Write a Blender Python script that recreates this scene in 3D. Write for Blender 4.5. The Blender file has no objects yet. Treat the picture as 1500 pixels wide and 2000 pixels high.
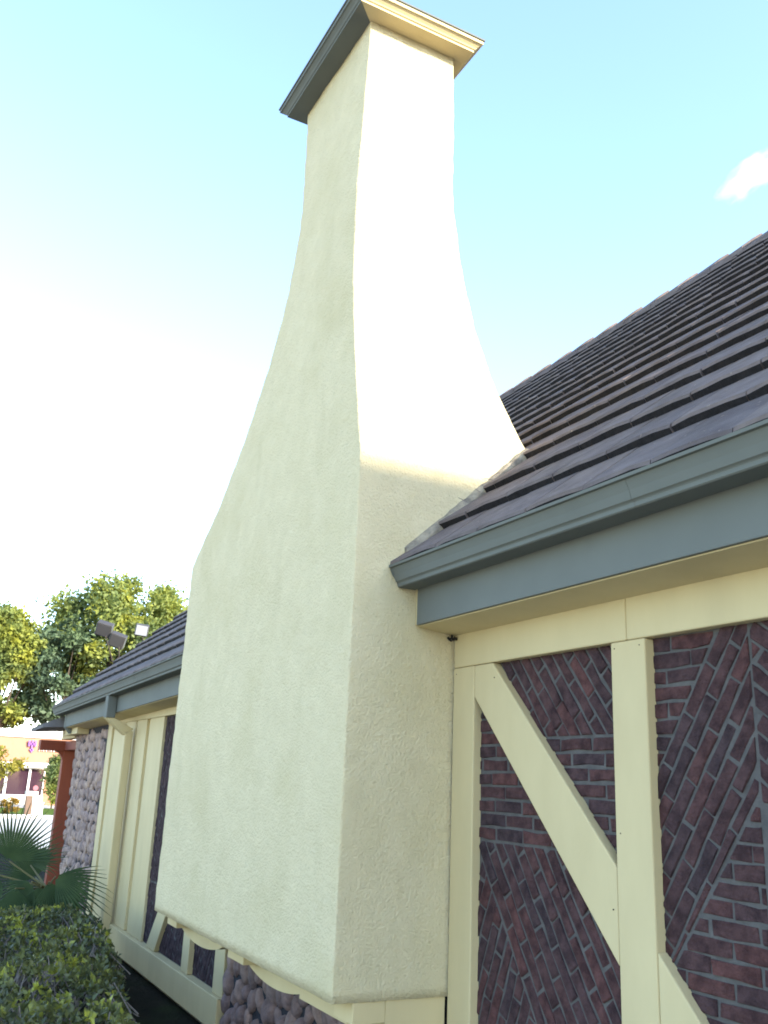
import bpy, math, random
import numpy as np
from mathutils import Matrix, Vector

random.seed(7)
RNG = np.random.default_rng(7)
S = bpy.context.scene
COL = S.collection

# ------------------------------------------------------------------ camera
cam_d = bpy.data.cameras.new('camera')
cam = bpy.data.objects.new('camera', cam_d)
COL.objects.link(cam)
YAW, PITCH, ROLL = 0.4766, 0.2892, 0.044
fw = Vector((-math.cos(YAW) * math.cos(PITCH), math.sin(YAW) * math.cos(PITCH), math.sin(PITCH)))
rt = fw.cross(Vector((0, 0, 1))).normalized()
up = rt.cross(fw)
rt, up = (math.cos(ROLL) * rt + math.sin(ROLL) * up), (-math.sin(ROLL) * rt + math.cos(ROLL) * up)
M = Matrix((rt, up, -fw)).transposed().to_4x4()
M.translation = Vector((3.85, -2.402, 1.75))
cam.matrix_world = M
cam_d.sensor_fit = 'VERTICAL'
cam_d.sensor_height = 24.0
cam_d.lens = 24.0 * 1792.4 / 2000.0
cam_d.clip_start = 0.05
cam_d.clip_end = 4000
S.camera = cam
CAM = np.array(M.translation)


def project(p):
    d = Vector(p) - M.translation
    a = d.dot(fw)
    if a < 0.05:
        return None
    return (750 + 1792.4 * d.dot(rt) / a, 1000 - 1792.4 * d.dot(up) / a, a)


# ------------------------------------------------------------------ light
SUN_AZ = math.radians(26)      # from +x towards +y
SUN_EL = math.radians(23.3)
world = bpy.data.worlds.new('World')
S.world = world
world.use_nodes = True
wn = world.node_tree
wn.nodes.clear()
w_out = wn.nodes.new('ShaderNodeOutputWorld')
w_bg = wn.nodes.new('ShaderNodeBackground')
sky = wn.nodes.new('ShaderNodeTexSky')
sky.sky_type = 'NISHITA'
sky.sun_disc = False
sky.sun_elevation = SUN_EL
sky.sun_rotation = math.pi / 2 - SUN_AZ
sky.air_density = 1.0
sky.dust_density = 0.5
sky.ozone_density = 1.6
w_bg.inputs['Strength'].default_value = 0.15
wn.links.new(sky.outputs[0], w_bg.inputs['Color'])
wn.links.new(w_bg.outputs[0], w_out.inputs['Surface'])

sun_d = bpy.data.lights.new('sun', 'SUN')
sun_d.energy = 2.5
sun_d.angle = math.radians(0.9)
sun_d.color = (1.0, 0.90, 0.74)
sun = bpy.data.objects.new('sun', sun_d)
COL.objects.link(sun)
sdir = Vector((math.cos(SUN_AZ) * math.cos(SUN_EL), math.sin(SUN_AZ) * math.cos(SUN_EL), math.sin(SUN_EL)))
sun.rotation_euler = sdir.to_track_quat('Z', 'Y').to_euler()
sun.location = (20, 20, 20)

S.view_settings.view_transform = 'Standard'
S.view_settings.look = 'None'
S.view_settings.gamma = 1.0
S.view_settings.use_curve_mapping = False
S.view_settings.exposure = 2.35
S.cycles.filter_width = 1.8
S.cycles.max_bounces = 8
S.cycles.diffuse_bounces = 4
S.cycles.volume_bounces = 5


# ------------------------------------------------------------------ materials
def mat(name, c1, c2=None, rough=0.8, scale=6.0, detail=6.0, bump=0.0, bscale=None, bdist=0.01,
        rand=None, lo=0.3, hi=0.7, spec=0.3, c3=None, scale3=0.7, lo3=0.45, hi3=0.75, stretch=None,
        translucent=0.0, metallic=0.0, bump2=None, streak=None, spots=None):
    m = bpy.data.materials.new(name)
    m.use_nodes = True
    nt = m.node_tree
    n = nt.nodes
    L = nt.links.new
    b = n['Principled BSDF']
    b.inputs['Roughness'].default_value = rough
    b.inputs['Metallic'].default_value = metallic
    b.inputs['Specular IOR Level'].default_value = spec
    tc = n.new('ShaderNodeTexCoord')
    geo = n.new('ShaderNodeNewGeometry')
    vec = geo.outputs['Position']
    if stretch:
        mp = n.new('ShaderNodeMapping')
        mp.inputs['Scale'].default_value = stretch
        L(vec, mp.inputs['Vector'])
        vec = mp.outputs[0]

    def noise(sc, det=detail, ro=0.55):
        t = n.new('ShaderNodeTexNoise')
        t.inputs['Scale'].default_value = sc
        t.inputs['Detail'].default_value = det
        t.inputs['Roughness'].default_value = ro
        L(vec, t.inputs['Vector'])
        return t

    def mix(fac, a, bb, mode='MIX'):
        x = n.new('ShaderNodeMix')
        x.data_type = 'RGBA'
        x.blend_type = mode
        if isinstance(fac, float):
            x.inputs[0].default_value = fac
        else:
            L(fac, x.inputs[0])
        for i, v in ((6, a), (7, bb)):
            if isinstance(v, tuple):
                x.inputs[i].default_value = (*v, 1)
            else:
                L(v, x.inputs[i])
        return x.outputs[2]

    def ramp(src, a, bb):
        r = n.new('ShaderNodeMapRange')
        r.inputs['From Min'].default_value = a
        r.inputs['From Max'].default_value = bb
        L(src, r.inputs['Value'])
        return r.outputs[0]

    col = c1
    if c2:
        col = mix(ramp(noise(scale).outputs[0], lo, hi), c1, c2)
    if c3:
        col = mix(ramp(noise(scale3, 5.0).outputs[0], lo3, hi3), col, c3)
    if streak:
        # rain-washed vertical streaks and small speckles of dirt
        mp2 = n.new('ShaderNodeMapping')
        mp2.inputs['Scale'].default_value = (5.0, 5.0, 1.6)
        L(geo.outputs['Position'], mp2.inputs['Vector'])
        t = n.new('ShaderNodeTexNoise')
        t.inputs['Scale'].default_value = 1.0
        t.inputs['Detail'].default_value = 5.0
        L(mp2.outputs[0], t.inputs['Vector'])
        r1 = ramp(t.outputs[0], 0.56, 0.86)
        col = mix(r1, col, streak)
        r2 = ramp(noise(80.0, 3.0).outputs[0], 0.62, 0.78)
        m_ = n.new('ShaderNodeMath')
        m_.operation = 'MULTIPLY'
        m_.inputs[1].default_value = 0.6
        L(r2, m_.inputs[0])
        col = mix(m_.outputs[0], col, (0.42, 0.37, 0.24))
    if spots:
        # pale lichen spots
        r3 = ramp(noise(38.0, 4.0).outputs[0], 0.66, 0.76)
        col = mix(r3, col, spots)
    if rand:
        oi = n.new('ShaderNodeObjectInfo')
        cr = n.new('ShaderNodeValToRGB')
        cr.color_ramp.interpolation = 'LINEAR'
        els = cr.color_ramp.elements
        els[0].position = 0.0
        els[0].color = (*rand[0], 1)
        els[1].position = 1.0
        els[1].color = (*rand[-1], 1)
        for i, cc in enumerate(rand[1:-1], 1):
            e = els.new(i / (len(rand) - 1))
            e.color = (*cc, 1)
        L(oi.outputs['Random'], cr.inputs[0])
        col = mix(1.0, col, cr.outputs[0], 'MULTIPLY')
    if isinstance(col, tuple):
        b.inputs['Base Color'].default_value = (*col, 1)
    else:
        L(col, b.inputs['Base Color'])
    if bump:
        bp = n.new('ShaderNodeBump')
        bp.inputs['Strength'].default_value = bump
        bp.inputs['Distance'].default_value = bdist
        h = noise(bscale or scale * 6, 8.0, 0.65).outputs[0]
        if bump2:
            h2 = noise(bump2[0], 4.0, 0.5).outputs[0]
            ma = n.new('ShaderNodeMath')
            ma.operation = 'MULTIPLY_ADD'
            ma.inputs[1].default_value = bump2[1]
            L(h2, ma.inputs[0])
            L(h, ma.inputs[2])
            h = ma.outputs[0]
        L(h, bp.inputs['Height'])
        L(bp.outputs[0], b.inputs['Normal'])
    if translucent:
        tr = n.new('ShaderNodeBsdfTranslucent')
        if isinstance(col, tuple):
            tr.inputs['Color'].default_value = (*col, 1)
        else:
            L(col, tr.inputs['Color'])
        ms = n.new('ShaderNodeMixShader')
        ms.inputs[0].default_value = translucent
        L(b.outputs[0], ms.inputs[1])
        L(tr.outputs[0], ms.inputs[2])
        L(ms.outputs[0], n['Material Output'].inputs['Surface'])
    return m


MAT = dict(
    stucco=mat('stucco', (0.745, 0.64, 0.405), (0.69, 0.59, 0.365), 0.92, scale=7.0, bump=1.0, bscale=85.0, bdist=0.016,
               c3=(0.65, 0.555, 0.325), scale3=2.2, lo3=0.48, hi3=0.8, spec=0.15, bump2=(24.0, 0.7), streak=(0.645, 0.55, 0.33)),
    cream=mat('cream_paint', (0.58, 0.475, 0.262), (0.53, 0.43, 0.235), 0.65, scale=5.0, bump=0.25, bscale=75.0, bdist=0.004,
              c3=(0.47, 0.385, 0.215), scale3=2.0, lo3=0.55, hi3=0.9, stretch=(1, 1, 0.35), spec=0.15),
    slate=mat('slate_paint', (0.150, 0.157, 0.137), (0.134, 0.141, 0.123), 0.75, scale=3.0, bump=0.06, bscale=30.0, bdist=0.003,
              c3=(0.11, 0.116, 0.102), scale3=1.6, lo3=0.55, hi3=0.9, spec=0.12),
    mortar=mat('mortar', (0.128, 0.119, 0.110), (0.088, 0.083, 0.079), 0.95, scale=18.0, bump=0.7, bscale=90.0, bdist=0.01, spec=0.1),
    brick=mat('brick', (0.95, 0.92, 0.92), (0.44, 0.43, 0.46), 0.9, scale=19.0, bump=1.0, bscale=60.0, bdist=0.02, spec=0.15,
              rand=[(0.130, 0.066, 0.062), (0.098, 0.060, 0.062), (0.155, 0.072, 0.066), (0.082, 0.056, 0.060), (0.122, 0.066, 0.064),
                    (0.105, 0.060, 0.060), (0.140, 0.067, 0.062), (0.090, 0.058, 0.060)], lo=0.36, hi=0.66),
    tile=mat('roof_tile', (0.95, 0.95, 0.98), (0.62, 0.60, 0.63), 0.93, scale=9.0, bump=0.8, bscale=75.0, bdist=0.01, spec=0.15,
             rand=[(0.175, 0.145, 0.130), (0.195, 0.160, 0.143), (0.160, 0.133, 0.124), (0.215, 0.172, 0.148), (0.182, 0.150, 0.138)],
             c3=(0.55, 0.53, 0.50), scale3=3.0, lo3=0.5, hi3=0.8, spots=(1.9, 1.8, 1.55)),
    stone=mat('river_stone', (1.10, 0.98, 0.95), (0.62, 0.56, 0.56), 0.9, scale=16.0, bump=1.0, bscale=42.0, bdist=0.02, spec=0.2,
              rand=[(0.33, 0.245, 0.215), (0.24, 0.19, 0.18), (0.40, 0.30, 0.25), (0.29, 0.22, 0.205), (0.36, 0.275, 0.235), (0.22, 0.175, 0.165)]),
    stone_light=mat('pale_river_stone', (1.12, 1.0, 0.97), (0.58, 0.52, 0.53), 0.9, scale=14.0, bump=1.0, bscale=38.0, bdist=0.02, spec=0.2,
              rand=[(0.45, 0.36, 0.30), (0.34, 0.28, 0.25), (0.52, 0.41, 0.32), (0.41, 0.33, 0.29), (0.28, 0.235, 0.22)]),
    dark_mortar=mat('dark_mortar', (0.035, 0.033, 0.036), (0.06, 0.056, 0.06), 0.95, scale=20.0, bump=0.5, bscale=60.0, spec=0.1),
    redwood=mat('redwood_stain', (0.26, 0.062, 0.030), (0.18, 0.042, 0.024), 0.7, scale=5.0, bump=0.3, bscale=30.0, stretch=(1, 1, 0.15)),
    soil=mat('soil', (0.030, 0.028, 0.020), (0.016, 0.016, 0.012), 1.0, scale=3.0, bump=1.0, bscale=25.0, bdist=0.05,
             c3=(0.035, 0.05, 0.018), scale3=1.2, spec=0.05),
    paving=mat('pale_paving', (0.42, 0.375, 0.30), (0.36, 0.32, 0.255), 0.9, scale=1.2, bump=0.4, bscale=25.0, spec=0.1, c3=(0.30, 0.265, 0.21), scale3=0.4),
    concrete=mat('pale_concrete', (0.52, 0.50, 0.46), (0.45, 0.43, 0.40), 0.9, scale=0.8, bump=0.3, bscale=20.0, spec=0.1),
    lawn=mat('lawn', (0.10, 0.15, 0.030), (0.07, 0.11, 0.025), 1.0, scale=1.5, bump=1.0, bscale=30.0, bdist=0.05, spec=0.05),
    bark=mat('bark', (0.10, 0.075, 0.055), (0.05, 0.04, 0.03), 0.95, scale=6.0, bump=1.0, bscale=12.0, bdist=0.05, stretch=(1, 1, 0.3)),
    twig=mat('twig', (0.24, 0.205, 0.175), (0.16, 0.135, 0.115), 0.9, scale=20.0),
    leaf_tree=mat('tree_leaf', (0.23, 0.265, 0.060), (0.11, 0.16, 0.066), 0.55, scale=0.35, lo=0.38, hi=0.62, translucent=0.42,
                  c3=(0.30, 0.31, 0.040), scale3=0.6, lo3=0.5, hi3=0.66),
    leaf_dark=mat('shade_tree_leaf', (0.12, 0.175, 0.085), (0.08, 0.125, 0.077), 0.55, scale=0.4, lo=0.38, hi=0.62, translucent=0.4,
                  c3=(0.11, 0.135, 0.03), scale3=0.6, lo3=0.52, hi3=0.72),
    leaf_hedge=mat('hedge_leaf', (0.140, 0.155, 0.050), (0.060, 0.072, 0.036), 0.45, scale=7.0, lo=0.38, hi=0.62, translucent=0.25,
                   c3=(0.36, 0.37, 0.055), scale3=6.0, lo3=0.52, hi3=0.64, spec=0.4),
    leaf_palm=mat('palm_leaf', (0.062, 0.098, 0.036), (0.034, 0.060, 0.026), 0.65, scale=6.0, translucent=0.25, spec=0.2),
    leaf_yellow=mat('yellow_leaf', (0.32, 0.26, 0.035), (0.16, 0.17, 0.03), 0.6, scale=1.2, translucent=0.35),
    leaf_orange=mat('orange_leaf', (0.34, 0.16, 0.02), (0.22, 0.17, 0.03), 0.6, scale=4.0, translucent=0.3),
    petiole=mat('petiole', (0.13, 0.12, 0.05), None, 0.6),
    shop_wall=mat('shop_wall', (0.36, 0.18, 0.115), (0.31, 0.155, 0.10), 0.9, scale=1.5, bump=0.3, bscale=12.0, bdist=0.03),
    shop_white=mat('shop_white_trim', (0.78, 0.76, 0.72), (0.70, 0.68, 0.65), 0.7, scale=2.0),
    shop_base=mat('shop_base', (0.70, 0.64, 0.55), (0.62, 0.56, 0.48), 0.85, scale=2.0),
    shop_glass=mat('shop_glass', (0.040, 0.020, 0.030), None, 0.08, spec=0.5),
    purple=mat('purple_sign', (0.26, 0.10, 0.40), None, 0.5),
    sign_white=mat('sign_white', (0.80, 0.80, 0.80), None, 0.5),
    sign_pink=mat('pink_sign', (0.30, 0.10, 0.12), None, 0.5),
    brown=mat('brown_box', (0.16, 0.10, 0.07), (0.12, 0.08, 0.06), 0.8, scale=4.0),
    lamp_body=mat('lamp_housing', (0.062, 0.058, 0.058), (0.05, 0.047, 0.047), 0.5, scale=8.0, spec=0.4),
    lamp_glass=mat('lamp_glass', (0.30, 0.32, 0.34), None, 0.25, spec=0.6),
    shingle=mat('dark_shingle', (0.19, 0.185, 0.19), (0.14, 0.135, 0.14), 0.9, scale=8.0, bump=0.5, bscale=40.0),
    tile_edge_shade=mat('roof_tile_edge_shade', (0.010, 0.009, 0.010), (0.022, 0.019, 0.020), 0.95, scale=30.0, bump=0.8, bscale=90.0, bdist=0.01),  # near-black: the shade under each course is put into the edge colour
    fillet=mat('mortar_fillet', (0.42, 0.36, 0.26), (0.14, 0.12, 0.10), 0.95, scale=14.0, bump=1.0, bscale=50.0, bdist=0.02),
    dark=mat('dark_gap', (0.02, 0.018, 0.016), None, 0.9),
)


# ------------------------------------------------------------------ mesh helpers
def link(name, me, m=None, parent=None):
    o = bpy.data.objects.new(name, me)
    COL.objects.link(o)
    if m:
        me.materials.append(MAT[m])
    if parent is not None:
        o.parent = parent
    return o


def pydata(name, v, f, smooth=False):
    me = bpy.data.meshes.new(name)
    me.from_pydata([tuple(map(float, p)) for p in v], [], f)
    if smooth:
        me.polygons.foreach_set('use_smooth', [True] * len(me.polygons))
    me.update()
    return me


class MB:
    def __init__(self):
        self.v, self.f = [], []

    def add(self, v, f):
        o = len(self.v)
        self.v += [tuple(p) for p in v]
        self.f += [tuple(i + o for i in q) for q in f]
        return self

    def box(self, x0, x1, y0, y1, z0, z1):
        v = [(x0, y0, z0), (x1, y0, z0), (x1, y1, z0), (x0, y1, z0), (x0, y0, z1), (x1, y0, z1), (x1, y1, z1), (x0, y1, z1)]
        return self.add(v, [(0, 3, 2, 1), (4, 5, 6, 7), (0, 1, 5, 4), (1, 2, 6, 5), (2, 3, 7, 6), (3, 0, 4, 7)])

    def prism_xz(self, poly, y0, y1):
        """polygon in x,z (counter-clockwise seen from -y) between y0 (front) and y1"""
        n = len(poly)
        v = [(p[0], y0, p[1]) for p in poly] + [(p[0], y1, p[1]) for p in poly]
        f = [tuple(range(n)), tuple(range(2 * n - 1, n - 1, -1))]
        for i in range(n):
            j = (i + 1) % n
            f.append((j, i, i + n, j + n))
        return self.add(v, f)

    def sweep_x(self, prof, x0, x1, zsh=None):
        """closed profile in y,z swept along x; zsh(x) shifts z"""
        n = len(prof)
        zs = zsh or (lambda x: 0.0)
        v = [(x0, p[0], p[1] + zs(x0)) for p in prof] + [(x1, p[0], p[1] + zs(x1)) for p in prof]
        f = [tuple(range(n - 1, -1, -1)), tuple(range(n, 2 * n))]
        for i in range(n):
            j = (i + 1) % n
            f.append((i, j, j + n, i + n))
        return self.add(v, f)

    def tube(self, p, q, r0, r1, n=6):
        p, q = Vector(p), Vector(q)
        d = (q - p).normalized()
        a = d.orthogonal().normalized()
        b = d.cross(a)
        v = []
        for c, r in ((p, r0), (q, r1)):
            for i in range(n):
                t = 2 * math.pi * i / n
                v.append(tuple(c + (a * math.cos(t) + b * math.sin(t)) * r))
        f = [(i, (i + 1) % n, n + (i + 1) % n, n + i) for i in range(n)]
        f += [tuple(range(n - 1, -1, -1)), tuple(range(n, 2 * n))]
        return self.add(v, f)

    def build(self, name, m, parent=None, smooth=False, bevel=0.0):
        o = link(name, pydata(name, self.v, self.f, smooth), m, parent)
        if bevel:
            md = o.modifiers.new('bevel', 'BEVEL')
            md.width = bevel
            md.segments = 2
            md.limit_method = 'ANGLE'
            md.angle_limit = math.radians(40)
        return o


def thing(name, label, cat, loc=(0, 0, 0), group=None):
    o = bpy.data.objects.new(name, None)
    o.location = loc
    COL.objects.link(o)
    o['label'] = label
    o['category'] = cat
    if group:
        o['group'] = group
    return o


def under(root, o):
    """parent o (built in world coordinates) under root, keeping its place"""
    o.parent = root
    o.matrix_parent_inverse = Matrix.Translation(root.location).inverted()
    return o


def clip(poly, a, b):
    """keep the part of a convex polygon left of the directed line a->b"""
    out = []
    n = len(poly)
    side = lambda p: (b[0] - a[0]) * (p[1] - a[1]) - (b[1] - a[1]) * (p[0] - a[0])
    for i in range(n):
        p, q = poly[i], poly[(i + 1) % n]
        sp, sq = side(p), side(q)
        if sp >= 0:
            out.append(p)
        if sp * sq < 0:
            t = sp / (sp - sq)
            out.append((p[0] + t * (q[0] - p[0]), p[1] + t * (q[1] - p[1])))
    return out


def clip_poly(poly, region):
    for i in range(len(region)):
        if len(poly) < 3:
            return []
        poly = clip(poly, region[i], region[(i + 1) % len(region)])
    return poly


def area(p):
    return 0.5 * abs(sum(p[i][0] * p[(i + 1) % len(p)][1] - p[(i + 1) % len(p)][0] * p[i][1] for i in range(len(p))))


def inset_region(region, d):
    n = len(region)
    lines = []
    for i in range(n):
        a, b = region[i], region[(i + 1) % n]
        l = math.hypot(b[0] - a[0], b[1] - a[1])
        nx, nz = -(b[1] - a[1]) / l * d, (b[0] - a[0]) / l * d
        lines.append(((a[0] + nx, a[1] + nz), (b[0] + nx, b[1] + nz)))
    poly = [(-50, -50), (50, -50), (50, 50), (-50, 50)]
    for a, b in lines:
        poly = clip(poly, a, b)
    return poly


# ------------------------------------------------------------------ the setting
g = MB().box(-420, 420, -420, 420, -0.5, 0.0).build('ground', 'paving')
g['kind'] = 'structure'
bed = MB().add([(-19.8, -3.4, 0.005), (-0.35, -3.4, 0.005), (-0.35, 0.03, 0.005), (-19.8, 0.03, 0.005)], [(0, 1, 2, 3)]).build('planting_bed', 'soil')
bed['kind'] = 'structure'
bed2 = MB().add([(-19.8, 0.03, 0.005), (-10.3, 0.03, 0.005), (-10.3, 12, 0.005), (-19.8, 12, 0.005)], [(0, 1, 2, 3)]).build('planting_bed', 'soil')
bed2['kind'] = 'structure'
pk = MB().add([(-34, -120, 0.006), (-20, -120, 0.006), (-20, 160, 0.006), (-34, 160, 0.006)], [(0, 1, 2, 3)]).build('parking_lot', 'concrete')
pk['kind'] = 'structure'
MB().box(-34.25, -34.0, -120, 160, 0.0, 0.14).build('kerb', 'concrete')['kind'] = 'structure'
lw = MB().add([(-44, -120, 0.02), (-34.25, -120, 0.02), (-34.25, 160, 0.02), (-44, 160, 0.02)], [(0, 1, 2, 3)]).build('verge', 'lawn')
lw['kind'] = 'structure'
sw = MB().add([(-47.9, -60, 0.03), (-44, -60, 0.03), (-44, 90, 0.03), (-47.9, 90, 0.03)], [(0, 1, 2, 3)]).build('pavement', 'concrete')
sw['kind'] = 'structure'

# ------------------------------------------------------------------ the house
house = thing('timbered_house', 'cream half-timbered house with herringbone brick panels, dark tiled roof and tall flared stucco chimney', 'house')
X0, X1 = -9.95, 8.0          # ends of the house
YR, PITCHK = 3.87, 0.922      # ridge position and slope of the roof
ANG = math.atan(PITCHK)


def zsh(x):
    return min(0.0, 0.0175 * x)


def roof_z(y, x=0.0):
    return 2.776 + PITCHK * (y + 0.373) + zsh(x)


def hp(o):
    o.parent = house
    return o


# wall core, with the gable ends
core = MB()
core.prism_xz([(X0 + 0.25, 0.0), (X1, 0.0), (X1, 2.55), (X0 + 0.25, 2.38)], 0.075, 0.2)
core.build('wall', 'cream', house)
for gx in (X0 + 0.05, X1 - 0.1):
    v = []
    for xx in (gx, gx + 0.12):
        v += [(xx, 0.12, 0), (xx, 7.6, 0), (xx, 7.6, roof_z(0.12, gx) - 0.1), (xx, YR, roof_z(YR, gx) - 0.12), (xx, 0.12, roof_z(0.12, gx) - 0.1)]
    MB().add(v, [(4, 3, 2, 1, 0), (5, 6, 7, 8, 9), (0, 1, 6, 5), (1, 2, 7, 6), (2, 3, 8, 7), (3, 4, 9, 8), (4, 0, 5, 9)]).build('gable_wall', 'cream', house)
MB().box(X0 + 0.1, X1, 7.5, 7.6, 0, 2.4).build('rear_wall', 'cream', house)

# unseen taller wing, added to shade the lower chimney and low roof courses
WH = 3.315 + 8.15 * math.tan(SUN_EL) / math.cos(SUN_AZ)
MB().box(8.15, 14.0, 1.3, 10.0, 0.0, WH - 0.25).build('unseen_wing_wall', 'cream', house)
wr = MB()
v = [(8.15 - 0.0, 0.95, WH - 0.22), (14.3, 0.95, WH - 0.22), (14.3, 10.3, WH - 0.22), (8.15, 10.3, WH - 0.22),
     (8.15, 0.95, WH), (14.3, 0.95, WH), (14.3, 10.3, WH), (8.15, 10.3, WH), (11.2, 3.9, WH + 1.0), (11.2, 7.3, WH + 1.0)]
wr.add(v, [(3, 2, 1, 0), (0, 1, 5, 4), (1, 2, 6, 5), (2, 3, 7, 6), (3, 0, 4, 7), (4, 5, 8), (5, 6, 9, 8), (6, 7, 9), (7, 4, 8, 9)])
wr.build('unseen_wing_roof', 'shingle', house)
for wy in (2.6, 5.2, 7.8):
    for wz in (0.9, 3.7):
        MB().box(8.09, 8.149, wy - 0.5, wy + 0.5, wz, wz + 1.3).build('unseen_wing_window', 'shop_white', house)
        MB().box(8.08, 8.0895, wy - 0.43, wy + 0.43, wz + 0.07, wz + 1.23).build('unseen_wing_pane', 'shop_glass', house)

# ---- brick panels: mortar bed > bricks
B_MOD, B_H, JOINT = 0.198, 0.0585, 0.0115
brick_count = 0


def brick_mesh(poly, yf, yb):
    """a worn brick: polygon face pulled in and softened at the arris"""
    n = len(poly)
    cx = sum(p[0] for p in poly) / n
    cz = sum(p[1] for p in poly) / n
    tilt = (random.uniform(-.015, .015), random.uniform(-.03, .03))
    out = []
    for k, (yy, sh) in enumerate(((yb, 0.0), (yf + 0.0035, 0.0), (yf, 0.005))):
        for p in poly:
            dx, dz = p[0] - cx, p[1] - cz
            l = max(1e-6, math.hypot(dx, dz))
            s = max(0.0, 1 - sh / l * 1.3)
            j = 0.0018 if k else 0
            out.append((cx + dx * s + random.uniform(-j, j), yy + (dx * tilt[0] + dz * tilt[1] if k else 0) + random.uniform(-j, j) * 0.6,
                        cz + dz * s + random.uniform(-j, j)))
    f = []
    for r in range(2):
        for i in range(n):
            j = (i + 1) % n
            f.append((r * n + i, r * n + j, (r + 1) * n + j, (r + 1) * n + i))
    f.append(tuple(range(2 * n, 3 * n)))
    return out, f


def lay_bricks(panel, region, angle, stuff=None, phase=0.0, yf=0.040, seedoff=(0.0, 0.0)):
    """tile a convex region (x,z) with rows of bricks at an angle; pieces become children of the panel"""
    reg = inset_region(region, JOINT * 0.55)
    if len(reg) < 3:
        return
    ca, sa = math.cos(angle), math.sin(angle)
    loc = [(p[0] * ca + p[1] * sa, -p[0] * sa + p[1] * ca) for p in reg]
    u0, u1 = min(p[0] for p in loc), max(p[0] for p in loc)
    v0, v1 = min(p[1] for p in loc), max(p[1] for p in loc)
    r0 = math.floor((v0 - seedoff[1]) / B_H) - 1
    for r in range(r0, int((v1 - seedoff[1]) / B_H) + 2):
        off = (0.5 if r % 2 else 0.0) * B_MOD + phase + random.uniform(-0.022, 0.022)
        c0 = math.floor((u0 - off) / B_MOD) - 1
        for c in range(c0, int((u1 - off) / B_MOD) + 2):
            j = JOINT / 2 * random.uniform(0.75, 1.25)
            ua, ub = c * B_MOD + off + j, (c + 1) * B_MOD + off - j
            va, vb = r * B_H + seedoff[1] + j, (r + 1) * B_H + seedoff[1] - j
            w = 0.003
            q = [(ua, va), ((ua + ub) / 2, va + random.uniform(-w, w)), (ub, va), (ub, vb), ((ua + ub) / 2, vb + random.uniform(-w, w)), (ua, vb)]
            q = [(p[0] + random.uniform(-w, w), p[1] + random.uniform(-w, w)) for p in q]
            q = [(p[0] * ca - p[1] * sa, p[0] * sa + p[1] * ca) for p in q]
            q = clip_poly(q, reg)
            if len(q) < 3 or area(q) < 0.00035:
                continue
            qq = [q[0]]
            for p in q[1:]:
                if math.hypot(p[0] - qq[-1][0], p[1] - qq[-1][1]) > 0.004:
                    qq.append(p)
            if len(qq) > 3 and math.hypot(qq[0][0] - qq[-1][0], qq[0][1] - qq[-1][1]) < 0.004:
                qq.pop()
            if len(qq) < 3:
                continue
            v, f = brick_mesh(qq, yf + random.uniform(-0.0025, 0.002), 0.062)
            if stuff is not None:
                stuff.add(v, f)
            else:
                o = link('brick', pydata('brick', v, f), 'brick', panel)


def panel(poly):
    return MB().prism_xz(poly, 0.0455, 0.074).build('brick_panel', 'mortar', house)


D = math.radians
ZP = 2.311
E_ = 0.014
# left bay, above and below its brace (the bricks run in behind the timbers)
XA, XB, XC = 0.1935 - E_, 1.139 + E_, 1.322 - E_
pA = panel([(0.15, 0.06), (1.18, 0.06), (1.18, ZP + 0.02), (0.15, ZP + 0.02)])
lay_bricks(pA, [(0.55, 1.968), (XB, 1.968), (XB, ZP + E_), (0.30, ZP + E_), (0.30, 2.20)], D(-52))
lay_bricks(pA, [(0.66, 1.968), (XB, 1.48), (XB, 1.968)], 0.0, phase=0.06, seedoff=(0, 1.968))
lay_bricks(pA, [(XA, 1.535), (0.86, 1.535), (0.34, 2.07), (XA, 2.20)], 0.0, phase=0.10, seedoff=(0, 1.535))
LA = math.atan2(0.10 - 1.488, 1.139 - 0.1935)
lv = -0.1935 * math.sin(LA) + 1.488 * math.cos(LA)
lay_bricks(pA, [(XA, 1.50), (1.139, 0.10), (XB, 0.10), (XB, 1.24), (0.86, 1.535), (XA, 1.535)], LA, phase=0.03, seedoff=(0, lv))
lay_bricks(pA, [(XA, 0.58), (0.812, 0.58), (XA, 1.50)], D(68), phase=0.05)
# right bay
pB = panel([(1.29, 0.06), (2.49, 0.06), (2.49, ZP + 0.02), (1.29, ZP + 0.02)])
BA = D(56.5)
bv = -1.322 * math.sin(BA) + 1.842 * math.cos(BA)
lay_bricks(pB, [(XC, 1.821), (1.637, ZP + E_), (XC, ZP + E_)], 0.0, phase=0.11, seedoff=(0, ZP))
lay_bricks(pB, [(XC, 1.15), (1.757, 1.78), (1.757, ZP + E_), (1.637, ZP + E_), (XC, 1.821)], BA, phase=0.02, seedoff=(0, bv))
lay_bricks(pB, [(1.757, 1.74), (2.46, 1.74), (2.46, ZP + E_), (1.757, ZP + E_)], D(-38), phase=0.07)
lay_bricks(pB, [(XC, 1.15), (2.46, 0.30), (2.46, 1.74), (1.757, 1.74), (1.757, 1.775)], 0.0, phase=0.04, seedoff=(0, 1.74))
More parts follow.
